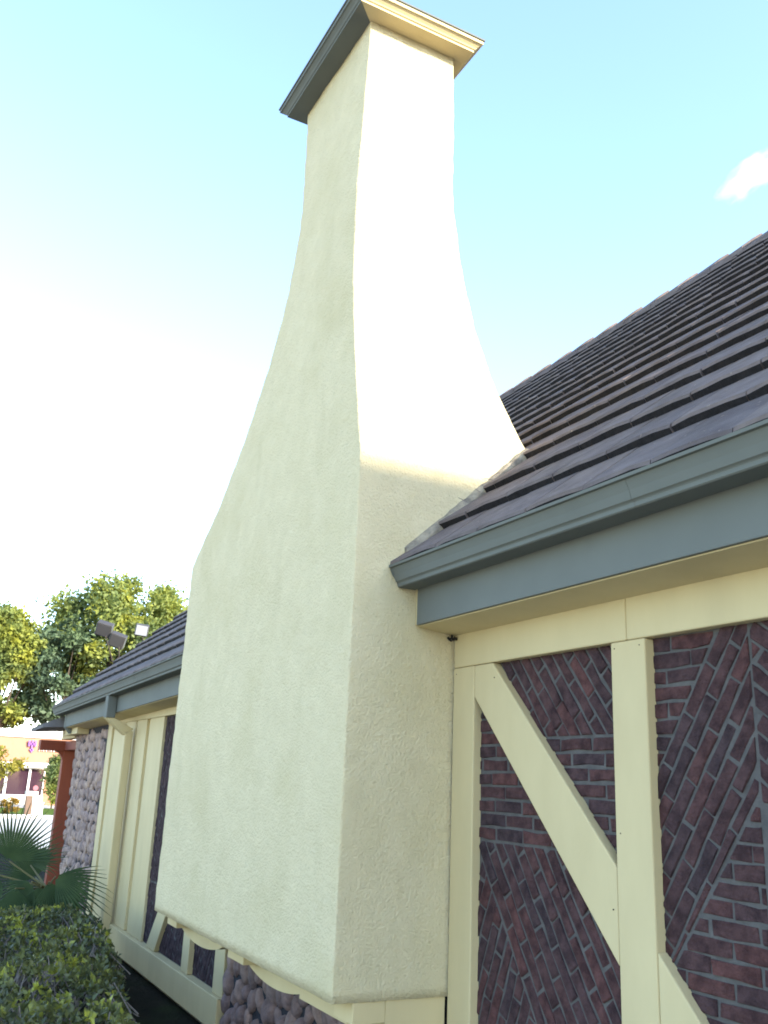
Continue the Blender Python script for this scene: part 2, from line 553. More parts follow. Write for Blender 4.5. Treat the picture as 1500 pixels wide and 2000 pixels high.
# bays past the picture, and the far bays beyond the chimney: small or unseen, joined
for a, b, ang in ((2.64, 3.75, -50), (3.94, 5.2, 55), (5.4, 6.6, -50), (6.8, 7.9, 55)):
    pp = panel([(a - .03, 0.06), (b + .03, 0.06), (b + .03, ZP + .02), (a - .03, ZP + .02)])
    st = MB()
    lay_bricks(pp, [(a, 0.27), (b, 0.27), (b, ZP), (a, ZP)], D(ang), stuff=st)
    st.build('brickwork', 'brick', pp)['kind'] = 'stuff'
pC = panel([(-5.40, 0.06), (-2.93, 0.06), (-2.93, ZP + .02), (-5.40, ZP + .02)])
st = MB()
lay_bricks(pC, [(-5.36, 0.80), (-4.6, 0.80), (-4.6, ZP), (-5.36, ZP)], D(60), stuff=st)
lay_bricks(pC, [(-5.36, 0.27), (-3.99, 0.27), (-3.99, 0.80), (-5.36, 0.80)], D(62), stuff=st)
lay_bricks(pC, [(-3.81, 0.27), (-3.18, 0.27), (-3.18, 0.80), (-3.81, 0.80)], D(60), stuff=st)
st.build('brickwork', 'brick', pC)['kind'] = 'stuff'

# ---- timbers
BV = 0.006


def timber(name, poly, y0=0.0, y1=0.073):
    return MB().prism_xz(poly, y0, y1).build(name, 'cream', house, bevel=BV)


def rect(x0, x1, z0, z1):
    return [(x0, z0), (x1, z0), (x1, z1), (x0, z1)]


timber('timber_post', rect(0.012, 0.1935, 0.0, ZP - 0.0015))
timber('timber_post', rect(1.139, 1.322, 0.0, ZP - 0.0015))
for x in (2.45, 3.75, 5.2, 6.6, 7.9):
    timber('timber_post', rect(x, x + 0.19, 0.0, ZP - 0.0015))
timber('diagonal_brace', [(0.1955, 2.162), (1.137, 1.176), (1.137, 1.502), (0.340, ZP - 0.002), (0.1955, ZP - 0.002)], 0.002)
timber('diagonal_brace', [(1.324, 0.93), (2.18, 0.06), (2.448, 0.06), (2.448, 0.125), (1.324, 1.255)], 0.002)
# top plate in boards with fine butt joints
for a, b in ((0.012, 1.225), (1.2265, 4.2), (4.2015, X1)):
    timber('top_plate', rect(a, b, ZP, 2.50), 0.001)
timber('top_plate', rect(-7.9, -2.9, ZP, 2.50), 0.001)
# bottom sill and short studs left of the chimney
timber('sill_beam', rect(-6.72, -2.96, 0.055, 0.268), -0.03)
timber('timber_post', rect(-3.18, -2.96, 0.27, ZP - .002))
timber('timber_post', rect(-3.99, -3.81, 0.27, ZP - .002))
timber('diagonal_brace', [(-5.12, 0.27), (-4.83, 0.27), (-4.30, 0.95), (-4.52, 0.95)], 0.002)
timber('sill_beam', rect(0.2, 1.137, 0.0, 0.2), 0.004)
timber('sill_beam', rect(1.324, X1, 0.0, 0.2), 0.004)
# vertical cream boards with shadow gaps
for a, b in ((-7.93, -7.70), (-7.58, -7.02), (-6.98, -6.50), (-6.46, -6.04), (-5.90, -5.36)):
    timber('siding_board', rect(a, b, 0.27 if a > -6.7 else 0.05, ZP + .006), 0.016)
MB().prism_xz(rect(-7.93, -5.36, 0.05, ZP + .008), 0.045, 0.073).build('siding_backing', 'cream', house)


# ---- river stone walls: bed > stones


def stone_mesh(w, h, d):
    n = 9
    v, f = [], []
    rad = [random.uniform(0.72, 1.14) for _ in range(n)]
    for k, (s, y) in enumerate(((1.0, 0.0), (0.93, -0.5), (0.62, -0.86))):
        for i in range(n):
            t = 2 * math.pi * i / n
            v.append((math.cos(t) * rad[i] * s * w, y * d + random.uniform(-.06, .06) * d * (k > 0), math.sin(t) * rad[i] * s * h))
    v.append((random.uniform(-.1, .1) * w, -d, random.uniform(-.1, .1) * h))
    for r in range(2):
        for i in range(n):
            j = (i + 1) % n
            f.append((r * n + i, r * n + j, (r + 1) * n + j, (r + 1) * n + i))
    for i in range(n):
        f.append((2 * n + i, 2 * n + (i + 1) % n, 3 * n))
    return pydata('stone', v, f, True)


def stone_wall(x0, x1, z0, z1, yb, cw, ch, dp, m):
    bed = MB().box(x0, x1, yb, yb + 0.05, z0, z1).build('stone_wall', 'dark_mortar', house)
    lib = [stone_mesh(random.uniform(.40, .56) * cw, random.uniform(.42, .62) * ch, random.uniform(0.7, 1.2) * dp) for _ in range(24)]
    for me in lib:
        me.materials.append(MAT[m])
    rows = int((z1 - z0) / (ch * 0.80))
    n = 0
    for r in range(rows):
        x = x0 + cw * random.uniform(0.25, 0.6)
        while x < x1 - cw * 0.3 and n < 300:
            sc = random.uniform(0.78, 1.2)
            z = z0 + ch * 0.45 + r * (z1 - z0 - ch * 0.7) / max(1, rows - 1) + random.uniform(-.25, .25) * ch
            o = bpy.data.objects.new('stone', random.choice(lib))
            COL.objects.link(o)
            o.parent = bed
            o.location = (x, yb + 0.004, z)
            o.rotation_euler = (random.uniform(-.10, .10), random.uniform(-.8, .8) + random.choice((0, math.pi)), random.uniform(-.10, .10))
            o.scale = (sc * random.uniform(0.85, 1.1), random.uniform(.8, 1.1), sc)
            x += cw * (0.16 + 0.62 * sc) * random.uniform(0.95, 1.1)
            n += 1
    return bed


stone_wall(-2.955, -0.02, 0.0, 0.84, 0.028, 0.150, 0.158, 0.055, 'stone')
stone_wall(-9.95, -7.935, 0.05, 2.37, 0.025, 0.150, 0.150, 0.034, 'stone_light')

# ---- eaves: soffit, fascia, gutter
for a, b in ((0.004, X1), (-9.6, -2.84)):
    MB().sweep_x([(-0.206, 2.492), (0.074, 2.463), (0.074, 2.475), (-0.206, 2.504)], a, b, zsh).build('soffit', 'cream', house)
    fa = 0.022 if a > 0 else a
    MB().sweep_x([(-0.223, 2.497), (-0.205, 2.497), (-0.205, 2.76), (-0.223, 2.76)], fa, b, zsh).build('fascia', 'slate', house, bevel=0.003)
    og = [(-0.3365, 2.699), (-0.341, 2.712), (-0.3465, 2.728), (-0.354, 2.744), (-0.3605, 2.757)]
    prof = [(-0.226, 2.765), (-0.226, 2.672), (-0.318, 2.672), (-0.3235, 2.676), (-0.3245, 2.690), (-0.3285, 2.6945)] + og + \
        [(-0.3625, 2.7615), (-0.376, 2.763), (-0.378, 2.774), (-0.370, 2.778), (-0.352, 2.768), (-0.345, 2.745), (-0.315, 2.70), (-0.24, 2.684), (-0.236, 2.765)]
    MB().sweep_x(prof, a + 0.002 if a > 0 else a - 0.45, b, zsh).build('gutter', 'slate', house)
for sxx in (1.62, -5.2):
    MB().sweep_x([(p[0] - 0.0012, p[1] - 0.0006) for p in prof[1:13]] + [(p[0] + 0.001, p[1]) for p in reversed(prof[1:13])], sxx, sxx + 0.022, zsh).build('gutter_seam', 'slate', house)
for (nx_, nz_) in ((1.16, 2.285), (1.295, 2.286), (1.115, 1.36), (0.04, 2.28), (1.165, 1.62), (0.36, 2.24)):
    MB().tube((nx_, 0.004, nz_), (nx_, -0.0012, nz_), 0.003, 0.0026, 8).build('nail_head', 'bark', house)
MB().box(0.004, 0.018, -0.219, -0.205, 2.50, 2.672).build('fascia_end_strip', 'cream', house)
# gutter end caps
for x in (0.002, ):
    MB().sweep_x([(-0.226, 2.765), (-0.226, 2.672), (-0.318, 2.672), (-0.33, 2.70), (-0.356, 2.73), (-0.376, 2.776)], x - 0.001, x + 0.004).build('gutter_end_cap', 'slate', house)
# fascia end block at the far corner
MB().sweep_x([(-0.225, 2.50), (-0.15, 2.42), (-0.05, 2.42), (-0.05, 2.76), (-0.225, 2.76)], -9.72, -9.61, zsh).build('fascia_end_block', 'slate', house)
MB().box(-10.15, -9.2, -0.13, 0.03, 2.24, 2.375).build('corner_frieze', 'cream', house)

# ---- downspout: outlet, elbow, pipe
dx0, dx1 = -6.60, -6.48
ds = MB()
ds.box(dx0, dx1, -0.10, -0.014, 0.08, 2.20)
ds.build('downspout', 'cream', house, bevel=0.012)
zt = zsh(-6.54)
MB().box(dx0 - 0.01, dx1 + 0.01, -0.325, -0.228, 2.44 + zt, 2.672 + zt).build('downspout_outlet', 'slate', house, bevel=0.006)
v = [(dx0, -0.33, 2.44 + zt), (dx1, -0.33, 2.44 + zt), (dx1, -0.226, 2.44 + zt), (dx0, -0.226, 2.44 + zt),
     (dx0, -0.101, 2.15), (dx1, -0.101, 2.15), (dx1, -0.013, 2.22), (dx0, -0.013, 2.22)]
MB().add(v, [(0, 1, 2, 3), (7, 6, 5, 4), (4, 5, 1, 0), (5, 6, 2, 1), (6, 7, 3, 2), (7, 4, 0, 3)]).build('downspout_elbow', 'cream', house, bevel=0.008)

# ---- roof: deck > tiles, ridge tiles
deck = MB()
for side in (0, 1):
    v = []
    for x in (X0 - 0.02, 0.0, X1 + 0.15):
        for y in (-0.30, YR):
            yy = y if side == 0 else 2 * YR - y
            for dz in (-0.06, -0.16):
                v.append((x, yy, roof_z(y, x) + dz))
    f = []
    for k in range(2):
        a, b = k * 4, (k + 1) * 4
        f += [(a, b, b + 2, a + 2), (a + 1, a + 3, b + 3, b + 1), (a, a + 1, b + 1, b), (a + 2, b + 2, b + 3, a + 3)]
    f += [(0, 2, 3, 1), (8, 9, 11, 10)]
    if side:
        f = [tuple(reversed(q)) for q in f]
    deck.add(v, f)
roof = deck.build('roof', 'shingle', house)
TW, EXPO, TL, TT = 0.335, 0.355, 0.43, 0.050


def tile_mesh():
    """one flat concrete tile: worn lower edge, top surface falling towards its head"""
    nx = 5
    xs = np.linspace(0.003, TW - 0.003, nx)
    v, f = [], []
    wob = [random.uniform(-0.003, 0.003) for _ in range(nx)]
    th = [random.uniform(-0.002, 0.002) for _ in range(nx)]
    for i, x in enumerate(xs):
        edge = (i in (0, nx - 1)) * 0.004
        v += [(x, wob[i], -0.012), (x, wob[i] + 0.003, TT - 0.010 - edge + th[i]), (x, wob[i] + 0.016, TT - edge + th[i]), (x, TL, 0.004)]
    for i in range(nx - 1):
        a, b = i * 4, i * 4 + 4
        f += [(a, b, b + 1, a + 1), (a + 1, b + 1, b + 2, a + 2), (a + 2, b + 2, b + 3, a + 3)]
    f += [(0, 1, 2, 3), tuple(reversed([(nx - 1) * 4 + k for k in range(4)]))]
    return v, f


tile_lib = [tile_mesh() for _ in range(10)]
tile_me = []
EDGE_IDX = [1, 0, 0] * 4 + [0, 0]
for tv, tf in tile_lib:
    me = pydata('roof_tile', tv, tf)
    me.materials.append(MAT['tile'])
    me.materials.append(MAT['tile_edge_shade'])
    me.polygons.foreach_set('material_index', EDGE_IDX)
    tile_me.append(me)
sx_, sy_, sz_ = Vector((1, 0, 0)), Vector((0, math.cos(ANG), math.sin(ANG))), Vector((0, -math.sin(ANG), math.cos(ANG)))


def chimney_span(z):
    return (np.interp(z, [3.27, 3.62, 4.08, 4.53, 5.06], [-2.83, -2.27, -1.75, -1.37, -1.12]),
            np.interp(z, [3.32, 3.69, 4.21, 4.7], [0, -.08, -.18, -.22]))


slots = []
courses = int((YR + 0.345) / math.cos(ANG) / EXPO) + 1
for side in (0, 1):
    for r in range(courses):
        s = r * EXPO
        y = -0.345 + s * math.cos(ANG)
        if y > YR - 0.1:
            continue
        x = X0 - 0.03 - (TW / 2 if r % 2 else 0.0) + random.uniform(-.02, .02)
        while x < X1 + 0.1:
            z = roof_z(y, x + TW / 2) - 0.05
            if side == 0:
                cx0, cx1 = -2.83, 0.0
                if y < 0.30 and x > cx0 + 0.02 and x + TW < cx1 - 0.02:
                    x += TW
                    continue
                p = project((x + TW / 2, y + 0.1, z + 0.05))
                vis = p is not None and -60 < p[0] < 1560 and -60 < p[1] < 2050
                # hidden behind the chimney when the sight line crosses its front
                score = -1.0
                if vis:
                    score = 1.0 / p[2]
                    t = (-0.56 - CAM[1]) / (y - CAM[1])
                    xc, zc = CAM[0] + t * (x + TW / 2 - CAM[0]), CAM[2] + t * (z - CAM[2])
                    if 0 < t < 1:
                        lo = np.interp(zc, [0.86, 3.27, 3.62, 4.08, 4.53, 5.06, 6.1], [-2.9, -2.83, -2.27, -1.75, -1.37, -1.12, -1.1])
                        hi = np.interp(zc, [3.32, 3.69, 4.21, 4.7], [0, -.08, -.18, -.22])
                        if lo + 0.1 < xc < hi - 0.1:
                            score = -1.0
                    # behind the side face of the stack
                    t = (0 - CAM[0]) / (x + TW / 2 - CAM[0])
                    if 0 < t < 1:
                        yc, zc = CAM[1] + t * (y - CAM[1]), CAM[2] + t * (z - CAM[2])
                        if -0.56 < yc < np.interp(zc, [3.5, 3.9, 4.3, 4.7, 5.1], [.49, .35, .22, .14, .06]) - 0.1:
                            score = -1.0
            else:
                score = -1.0
            slots.append((score, side, x, y, z))
            x += TW + random.uniform(-0.002, 0.004)
slots.sort(key=lambda q: -q[0])
field = MB()
for i, (score, side, x, y, z) in enumerate(slots):
    k = random.randrange(10)
    drop = random.uniform(-0.003, 0.003)
    if side == 0:
        R = Matrix((sx_, sy_, sz_)).transposed().to_4x4()
        R.translation = Vector((x, y, z)) + sy_ * drop
    else:
        R = Matrix((-sx_, Vector((0, -sy_.y, sy_.z)), Vector((0, -sz_.y, sz_.z)))).transposed().to_4x4()
        R.translation = Vector((x + TW, 2 * YR - y, z))
    R = R @ Matrix.Rotation(random.uniform(-.006, .006), 4, 'X') @ Matrix.Rotation(random.uniform(-.006, .006), 4, 'Y')
    if i < 300 and score > 0:
        o = bpy.data.objects.new('roof_tile', tile_me[k])
        COL.objects.link(o)
        o.parent = roof
        o.matrix_local = R
    else:
        tv, tf = tile_lib[k]
        field.add([tuple(R @ Vector(p)) for p in tv], tf)
fo = field.build('roof_tile_field', 'tile', roof)
fo['kind'] = 'stuff'
fo.data.materials.append(MAT['tile_edge_shade'])
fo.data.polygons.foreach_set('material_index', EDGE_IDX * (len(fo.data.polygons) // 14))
# ridge tiles
rv, rf = [], []
for (xa, h, w) in ((0.0, 0.038, 0.268), (0.07, 0.034, 0.266), (0.42, 0.0, 0.25)):
    for (yy, zz) in ((-w - 0.004, -w * 0.90 - 0.05), (-w, -w * 0.90), (-w * 0.22, -w * 0.17), (0, 0.0), (w * 0.22, -w * 0.17), (w, -w * 0.90), (w + 0.004, -w * 0.90 - 0.05)):
        rv.append((xa, yy, zz + h + 0.02))
for k in range(2):
    for i in range(6):
        a = k * 7 + i
        rf.append((a, a + 7, a + 8, a + 1))
rf.append((0, 1, 2, 3, 4, 5, 6))
ridge_me = pydata('ridge_tile', rv, rf)
ridge_me.materials.append(MAT['tile'])
x = X0
while x < X1:
    o = bpy.data.objects.new('ridge_tile', ridge_me)
    COL.objects.link(o)
    o.parent = roof
    o.location = (x + 0.42, YR, roof_z(YR, x) - 0.005 + random.uniform(-.004, .004))
    o.rotation_euler = (random.uniform(-.03, .03), random.uniform(-.008, .008), math.pi + random.uniform(-.01, .01))
    x += 0.385
# mortar fillet where the tiles meet the chimney
mf = []
for y in np.linspace(-0.29, 0.45, 24):
    z = roof_z(y)
    j1, j2 = random.uniform(-.005, .005), random.uniform(-.006, .006)
    mf += [(-0.008, y, z + 0.026 + j1), (0.016, y, z + 0.016 + j1), (0.034 + j2, y, z - 0.012), (0.034 + j2, y, z - 0.07), (-0.008, y, z - 0.07)]
ff = []
for k in range(23):
    for i in range(5):
        a, b = k * 5 + i, k * 5 + (i + 1) % 5
        ff.append((a, b, b + 5, a + 5))
ff += [(4, 3, 2, 1, 0), tuple(115 + i for i in range(5))]
MB().add(mf, [tuple(reversed(q)) for q in ff]).build('mortar_fillet', 'fillet', roof)
# barge board on the far gable
bb = []
for xx in (X0 - 0.05, X0 - 0.015):
    for (y, dz) in ((-0.25, -0.10), (-0.25, -0.26), (YR, -0.26), (YR, -0.10)):
        bb.append((xx, y, roof_z(y, X0) + dz))
MB().add(bb, [(0, 1, 2, 3), (7, 6, 5, 4), (0, 4, 5, 1), (1, 5, 6, 2), (2, 6, 7, 3), (3, 7, 4, 0)]).build('barge_board', 'slate', house)

# ---- chimney
LZ = [0.863, 3.265, 3.44, 3.624, 3.85, 4.075, 4.30, 4.527, 4.80, 5.064, 5.30, 5.542, 6.13]
LX = [-2.906, -2.828, -2.55, -2.273, -1.99, -1.747, -1.55, -1.369, -1.225, -1.125, -1.09, -1.085, -1.115]
RZ = [0.863, 3.32, 3.692, 3.949, 4.211, 4.45, 4.709, 5.113, 5.375, 6.13]
RX = [0.0, 0.0, -0.082, -0.141, -0.184, -0.21, -0.223, -0.222, -0.208, -0.168]
BZ = [0.863, 2.42, 2.46, 3.32, 3.569, 3.904, 4.306, 4.707, 5.109, 5.634, 6.13]
BY = [0.03, 0.03, 0.62, 0.62, 0.49, 0.356, 0.225, 0.145, 0.077, 0.05, 0.03]
YF = -0.56


def sm(z, Z, X, zk):
    """table lookup, eased over a few centimetres above the crease at zk"""
    if z <= zk + 0.02:
        return float(np.interp(z, Z, X))
    w = min(0.10, z - zk)
    return float(np.mean([np.interp(z + d * w, Z, X) for d in (-1, -.5, 0, .5, 1)]))


levels = sorted(set([round(q, 4) for q in list(np.linspace(0.863, 3.24, 50)) + [3.255, 3.272, 3.29, 3.31, 3.322, 3.335] + list(np.linspace(3.36, 6.13, 75))]))
hx = RNG.uniform(0, 6.28, (6, 3))


def wob(x, y, z):
    return 0.0035 * (math.sin(3.1 * x + 2.3 * z + hx[0, 0]) + math.sin(5.3 * y - 4.1 * z + hx[0, 1]) + 0.8 * math.sin(9.7 * z + 7 * x + hx[0, 2])) * 0.6 \
        + 0.0016 * math.sin(31 * z + 17 * x + 23 * y + hx[1, 0]) + 0.0012 * math.sin(57 * z - 41 * x + hx[1, 1])


ch_v, ch_f = [], []
RC = 0.009
for z in levels:
    xl, xr, yb = sm(z, LZ, LX, 3.265), sm(z, RZ, RX, 3.32), float(np.interp(z, BZ, BY))
    ring = []
    for (cx, cy, a0) in ((xr - RC, YF + RC, -90), (xr - RC, yb - RC, 0), (xl + RC, yb - RC, 90), (xl + RC, YF + RC, 180)):
        for a in (0, 30, 60, 90):
            t = math.radians(a0 + a)
            ring.append((cx + RC * math.cos(t), cy + RC * math.sin(t), math.cos(t), math.sin(t)))
    full = []
    for i in range(len(ring)):
        p, q = ring[i], ring[(i + 1) % len(ring)]
        full.append(p)
        if i % 4 == 3:
            k = 24 if (i // 4) in (1, 3) else 10
            for t in np.linspace(0, 1, k + 2)[1:-1]:
                full.append(tuple(p[c] + t * (q[c] - p[c]) for c in range(4)))
    for (x, y, nx, ny) in full:
        w = wob(x, y, z)
        ch_v.append((x + nx * w, y + ny * w, z))
NR = len(full)
for k in range(len(levels) - 1):
    for i in range(NR):
        j = (i + 1) % NR
        ch_f.append((k * NR + i, k * NR + j, (k + 1) * NR + j, (k + 1) * NR + i))
ch_f.append(tuple(range(NR - 1, -1, -1)))
ch_f.append(tuple(range((len(levels) - 1) * NR, len(levels) * NR)))
chim = link('chimney', pydata('chimney', ch_v, ch_f, True), 'stucco', house)
chim['label'] = 'tall cream stucco chimney, broad at the base and flaring in to a narrow stack'
for pgn in chim.data.polygons:
    if len(pgn.vertices) > 4:
        pgn.use_smooth = False


# cap: stepped crown moulding, mitred round all four sides
def crown(x0, x1, y0, y1, prof):
    v, f = [], []
    for (e, z) in prof:
        v += [(x0 - e, y0 - e, z), (x1 + e, y0 - e, z), (x1 + e, y1 + e, z), (x0 - e, y1 + e, z)]
    n = len(prof)
    for k in range(n - 1):
        for i in range(4):
            j = (i + 1) % 4
            f.append((k * 4 + i, k * 4 + j, (k + 1) * 4 + j, (k + 1) * 4 + i))
    f.append((3, 2, 1, 0))
    f.append(tuple((n - 1) * 4 + i for i in range(4)))
    return MB().add(v, f)


def cap_side(name, m, i, prof, x0=-1.20, x1=-0.066, y0=-0.675, y1=0.105, inner=0.30):
    """one mitred side of the cap: 0 front, 1 right, 2 back, 3 left"""
    rings = []
    for (e, z) in prof + [(-inner, prof[-1][1]), (-inner, prof[0][1])]:
        c = [(x0 - e, y0 - e, z), (x1 + e, y0 - e, z), (x1 + e, y1 + e, z), (x0 - e, y1 + e, z)]
        rings.append((c[i], c[(i + 1) % 4]))
    n = len(rings)
    v = [r[0] for r in rings] + [r[1] for r in rings]
    f = [tuple(range(n - 1, -1, -1)), tuple(range(n, 2 * n))] + [(k, n + k, n + (k + 1) % n, (k + 1) % n) for k in range(n)]
    return MB().add(v, f).build(name, m, chim)


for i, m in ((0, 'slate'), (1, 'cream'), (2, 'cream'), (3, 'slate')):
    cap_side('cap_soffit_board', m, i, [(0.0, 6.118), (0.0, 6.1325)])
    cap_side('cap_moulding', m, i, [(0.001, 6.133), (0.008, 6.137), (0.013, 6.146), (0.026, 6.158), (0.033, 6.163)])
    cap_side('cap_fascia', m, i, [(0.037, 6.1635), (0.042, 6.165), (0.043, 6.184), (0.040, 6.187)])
crown(-1.20, -0.066, -0.675, 0.105, [(0.046, 6.1875), (0.050, 6.188), (0.050, 6.198), (-0.2, 6.24)]).build('cap_flashing', 'slate', chim)
crown(-0.95, -0.33, -0.45, -0.12, [(0.0, 6.2), (0.0, 6.34), (0.03, 6.345), (0.03, 6.37)]).build('flue', 'slate', chim)

# skirt under the overhang: blocks and scalloped aprons
for (a, b) in ((-0.19, -0.004), (-1.62, -1.36), (-2.90, -2.68)):
    MB().box(a, b, -0.457, -0.30, 0.775, 0.8625).build('corbel_block', 'cream', chim, bevel=0.004)
MB().box(-0.19, -0.006, -0.2995, 0.0, 0.70, 0.8625).build('corbel_side', 'cream', chim)
MB().box(-0.72, -0.1905, -0.39, -0.36, 0.735, 0.8625).build('corbel_board', 'cream', chim)
for (a, b) in ((-1.56, -0.721), (-2.90, -2.00)):
    pts = []
    for t in np.linspace(0, 1, 17):
        pts.append((a + (b - a) * t, 0.762 - 0.062 * math.sin(math.pi * t) ** 0.7))
    MB().prism_xz(pts + [(b, 0.8625), (a, 0.8625)], -0.36, -0.31).build('scalloped_apron', 'cream', chim)
MB().box(-2.88, -0.02, -0.34, -0.02, 0.845, 0.8622).build('hearth_floor', 'cream', chim)

# ------------------------------------------------------------------ floodlights on the far gable


def floodlight(loc, rot, size, label, bright=False):
    t = thing('floodlight', label, 'floodlight', loc, 'floodlights on the far gable')
    w, h, d = size
    body = MB()
    v = []
    for (s, y) in ((1.0, -d / 2), (1.0, d * 0.2), (0.7, d / 2)):
        v += [(-w / 2 * s, y, -h / 2 * s), (w / 2 * s, y, -h / 2 * s), (w / 2 * s, y, h / 2 * s), (-w / 2 * s, y, h / 2 * s)]
    f = [(0, 1, 2, 3), (11, 10, 9, 8)]
    for k in range(2):
        for i in range(4):
            j = (i + 1) % 4
            f.append((k * 4 + j, k * 4 + i, (k + 1) * 4 + i, (k + 1) * 4 + j))
    body.add(v, f)
    o = body.build('housing', 'lamp_body', t, bevel=0.012)
    o.rotation_euler = rot
    gl = MB().box(-w * .42, w * .42, -d / 2 - 0.006, -d / 2 - 0.001, -h * .40, h * .40).build('lens', 'lamp_glass' if bright else 'lamp_body', t)
    gl.rotation_euler = rot
    return t


def arm(t, p, q):
    l = Vector(t.location)
    MB().tube(Vector(p) - l, Vector(q) - l, 0.008, 0.008, 6).build('bracket', 'bark', t)


f1 = floodlight((-10.47, 0.30, 3.86), (0.5, 0.25, 1.2), (0.235, 0.21, 0.18), 'upper grey floodlight of the pair above the far roof edge')
arm(f1, (-10.47, 0.30, 3.80), (-9.98, 0.42, 3.22))
f2 = floodlight((-10.40, 0.50, 3.70), (0.45, 0.30, 1.25), (0.235, 0.21, 0.18), 'lower grey floodlight of the pair, nearer the roof tiles')
arm(f2, (-10.40, 0.52, 3.64), (-9.98, 0.48, 3.28))
f3 = floodlight((-10.22, 0.80, 3.86), (0.2, 0.1, 1.35), (0.20, 0.18, 0.18), 'floodlight with bright pale glass standing apart near the roof tiles', True)
arm(f3, (-10.22, 0.82, 3.80), (-9.98, 0.80, 3.56))

# ------------------------------------------------------------------ redwood pergola past the house end
pg = thing('pergola', 'red-brown wooden pergola with post, curved bracket and small dark roof at the house end', 'pergola', (-11.5, 0.2, 0))


def pgp(mb, name, m, bevel=0.008):
    o = mb.build(name, m, None, bevel=bevel)
    under(pg, o)
    return o


pgp(MB().box(-11.6, -11.42, 0.10, 0.30, 0.0, 2.05), 'post', 'redwood')
pgp(MB().box(-11.62, -11.40, -0.26, 2.4, 2.05, 2.20), 'beam', 'redwood')
pgp(MB().box(-11.40, -9.97, 0.10, 0.24, 2.06, 2.19), 'cross_beam', 'redwood')
pgp(MB().box(-11.6, -11.42, 2.2, 2.4, 0.0, 2.05), 'post', 'redwood')
arc = []
for t in np.linspace(0, 1, 9):
    a = t * math.pi / 2
    arc.append((0.10 - 0.14 * (1 - math.cos(a)), 1.88 + 0.17 * math.sin(a)))
vv = []
for xx in (-11.57, -11.45):
    vv += [(xx, p[0], p[1]) for p in arc] + [(xx, 0.10, 2.05)]
nn = len(arc) + 1
ff = [tuple(range(nn)), tuple(range(2 * nn - 1, nn - 1, -1))] + [((i + 1) % nn, i, i + nn, (i + 1) % nn + nn) for i in range(nn)]
pgp(MB().add(vv, ff), 'bracket', 'redwood', 0)
v = []
for (xx, dz) in ((-11.2, 0.0), (-10.05, 0.03)):
    v += [(xx, -0.46, 2.345 + dz), (xx, 0.06, 2.58 + dz), (xx, 0.06, 2.34 + dz), (xx, -0.44, 2.30 + dz)]
pgp(MB().add(v, [(0, 1, 2, 3), (7, 6, 5, 4), (0, 4, 5, 1), (1, 5, 6, 2), (2, 6, 7, 3), (3, 7, 4, 0)]), 'roof_slab', 'shingle', 0)
pgp(MB().box(-11.15, -10.06, 0.0, 0.12, 2.21, 2.50), 'roof_support', 'cream', 0)

# ------------------------------------------------------------------ plants


def leaf_cloud(name, m, pts, size, parent, aspect=2.0, fold=0.25, flat=0.0, outward=None):
    """many small pointed leaves (two folded quads each) at pts"""
    n = len(pts)
    pts = np.asarray(pts, float)
    d = RNG.normal(size=(n, 3))
    if outward is not None:
        d = d * 0.8 + outward
    d[:, 2] += flat
    d /= np.linalg.norm(d, axis=1)[:, None]
    a = np.cross(d, RNG.normal(size=(n, 3)))
    a /= np.linalg.norm(a, axis=1)[:, None]
    nrm = np.cross(d, a)
    L = size * RNG.uniform(0.65, 1.25, n)[:, None]
    W = L / aspect
    p0 = pts
    p1 = pts + d * L * 0.45 + a * W * 0.5 + nrm * W * fold
    p2 = pts + d * L
    p3 = pts + d * L * 0.45 - a * W * 0.5 + nrm * W * fold
    pm = pts + d * L * 0.5
    V = np.stack([p0, p1, p2, p3, pm], 1).reshape(-1, 3)
    base = (np.arange(n) * 5)[:, None]
    F = np.concatenate([base + np.array([[0, 1, 4]]), base + np.array([[1, 2, 4]]), base + np.array([[2, 3, 4]]), base + np.array([[3, 0, 4]])], 0)
    me = bpy.data.meshes.new(name)
    me.vertices.add(len(V))
    me.vertices.foreach_set('co', V.ravel())
    me.loops.add(len(F) * 3)
    me.loops.foreach_set('vertex_index', F.ravel().astype(np.int32))
    me.polygons.add(len(F))
    me.polygons.foreach_set('loop_start', (np.arange(len(F)) * 3).astype(np.int32))
    me.polygons.foreach_set('loop_total', np.full(len(F), 3, np.int32))
    me.update(calc_edges=True)
    o = link(name, me, m)
    if parent is not None:
        under(parent, o)
    o['kind'] = 'stuff'
    return o


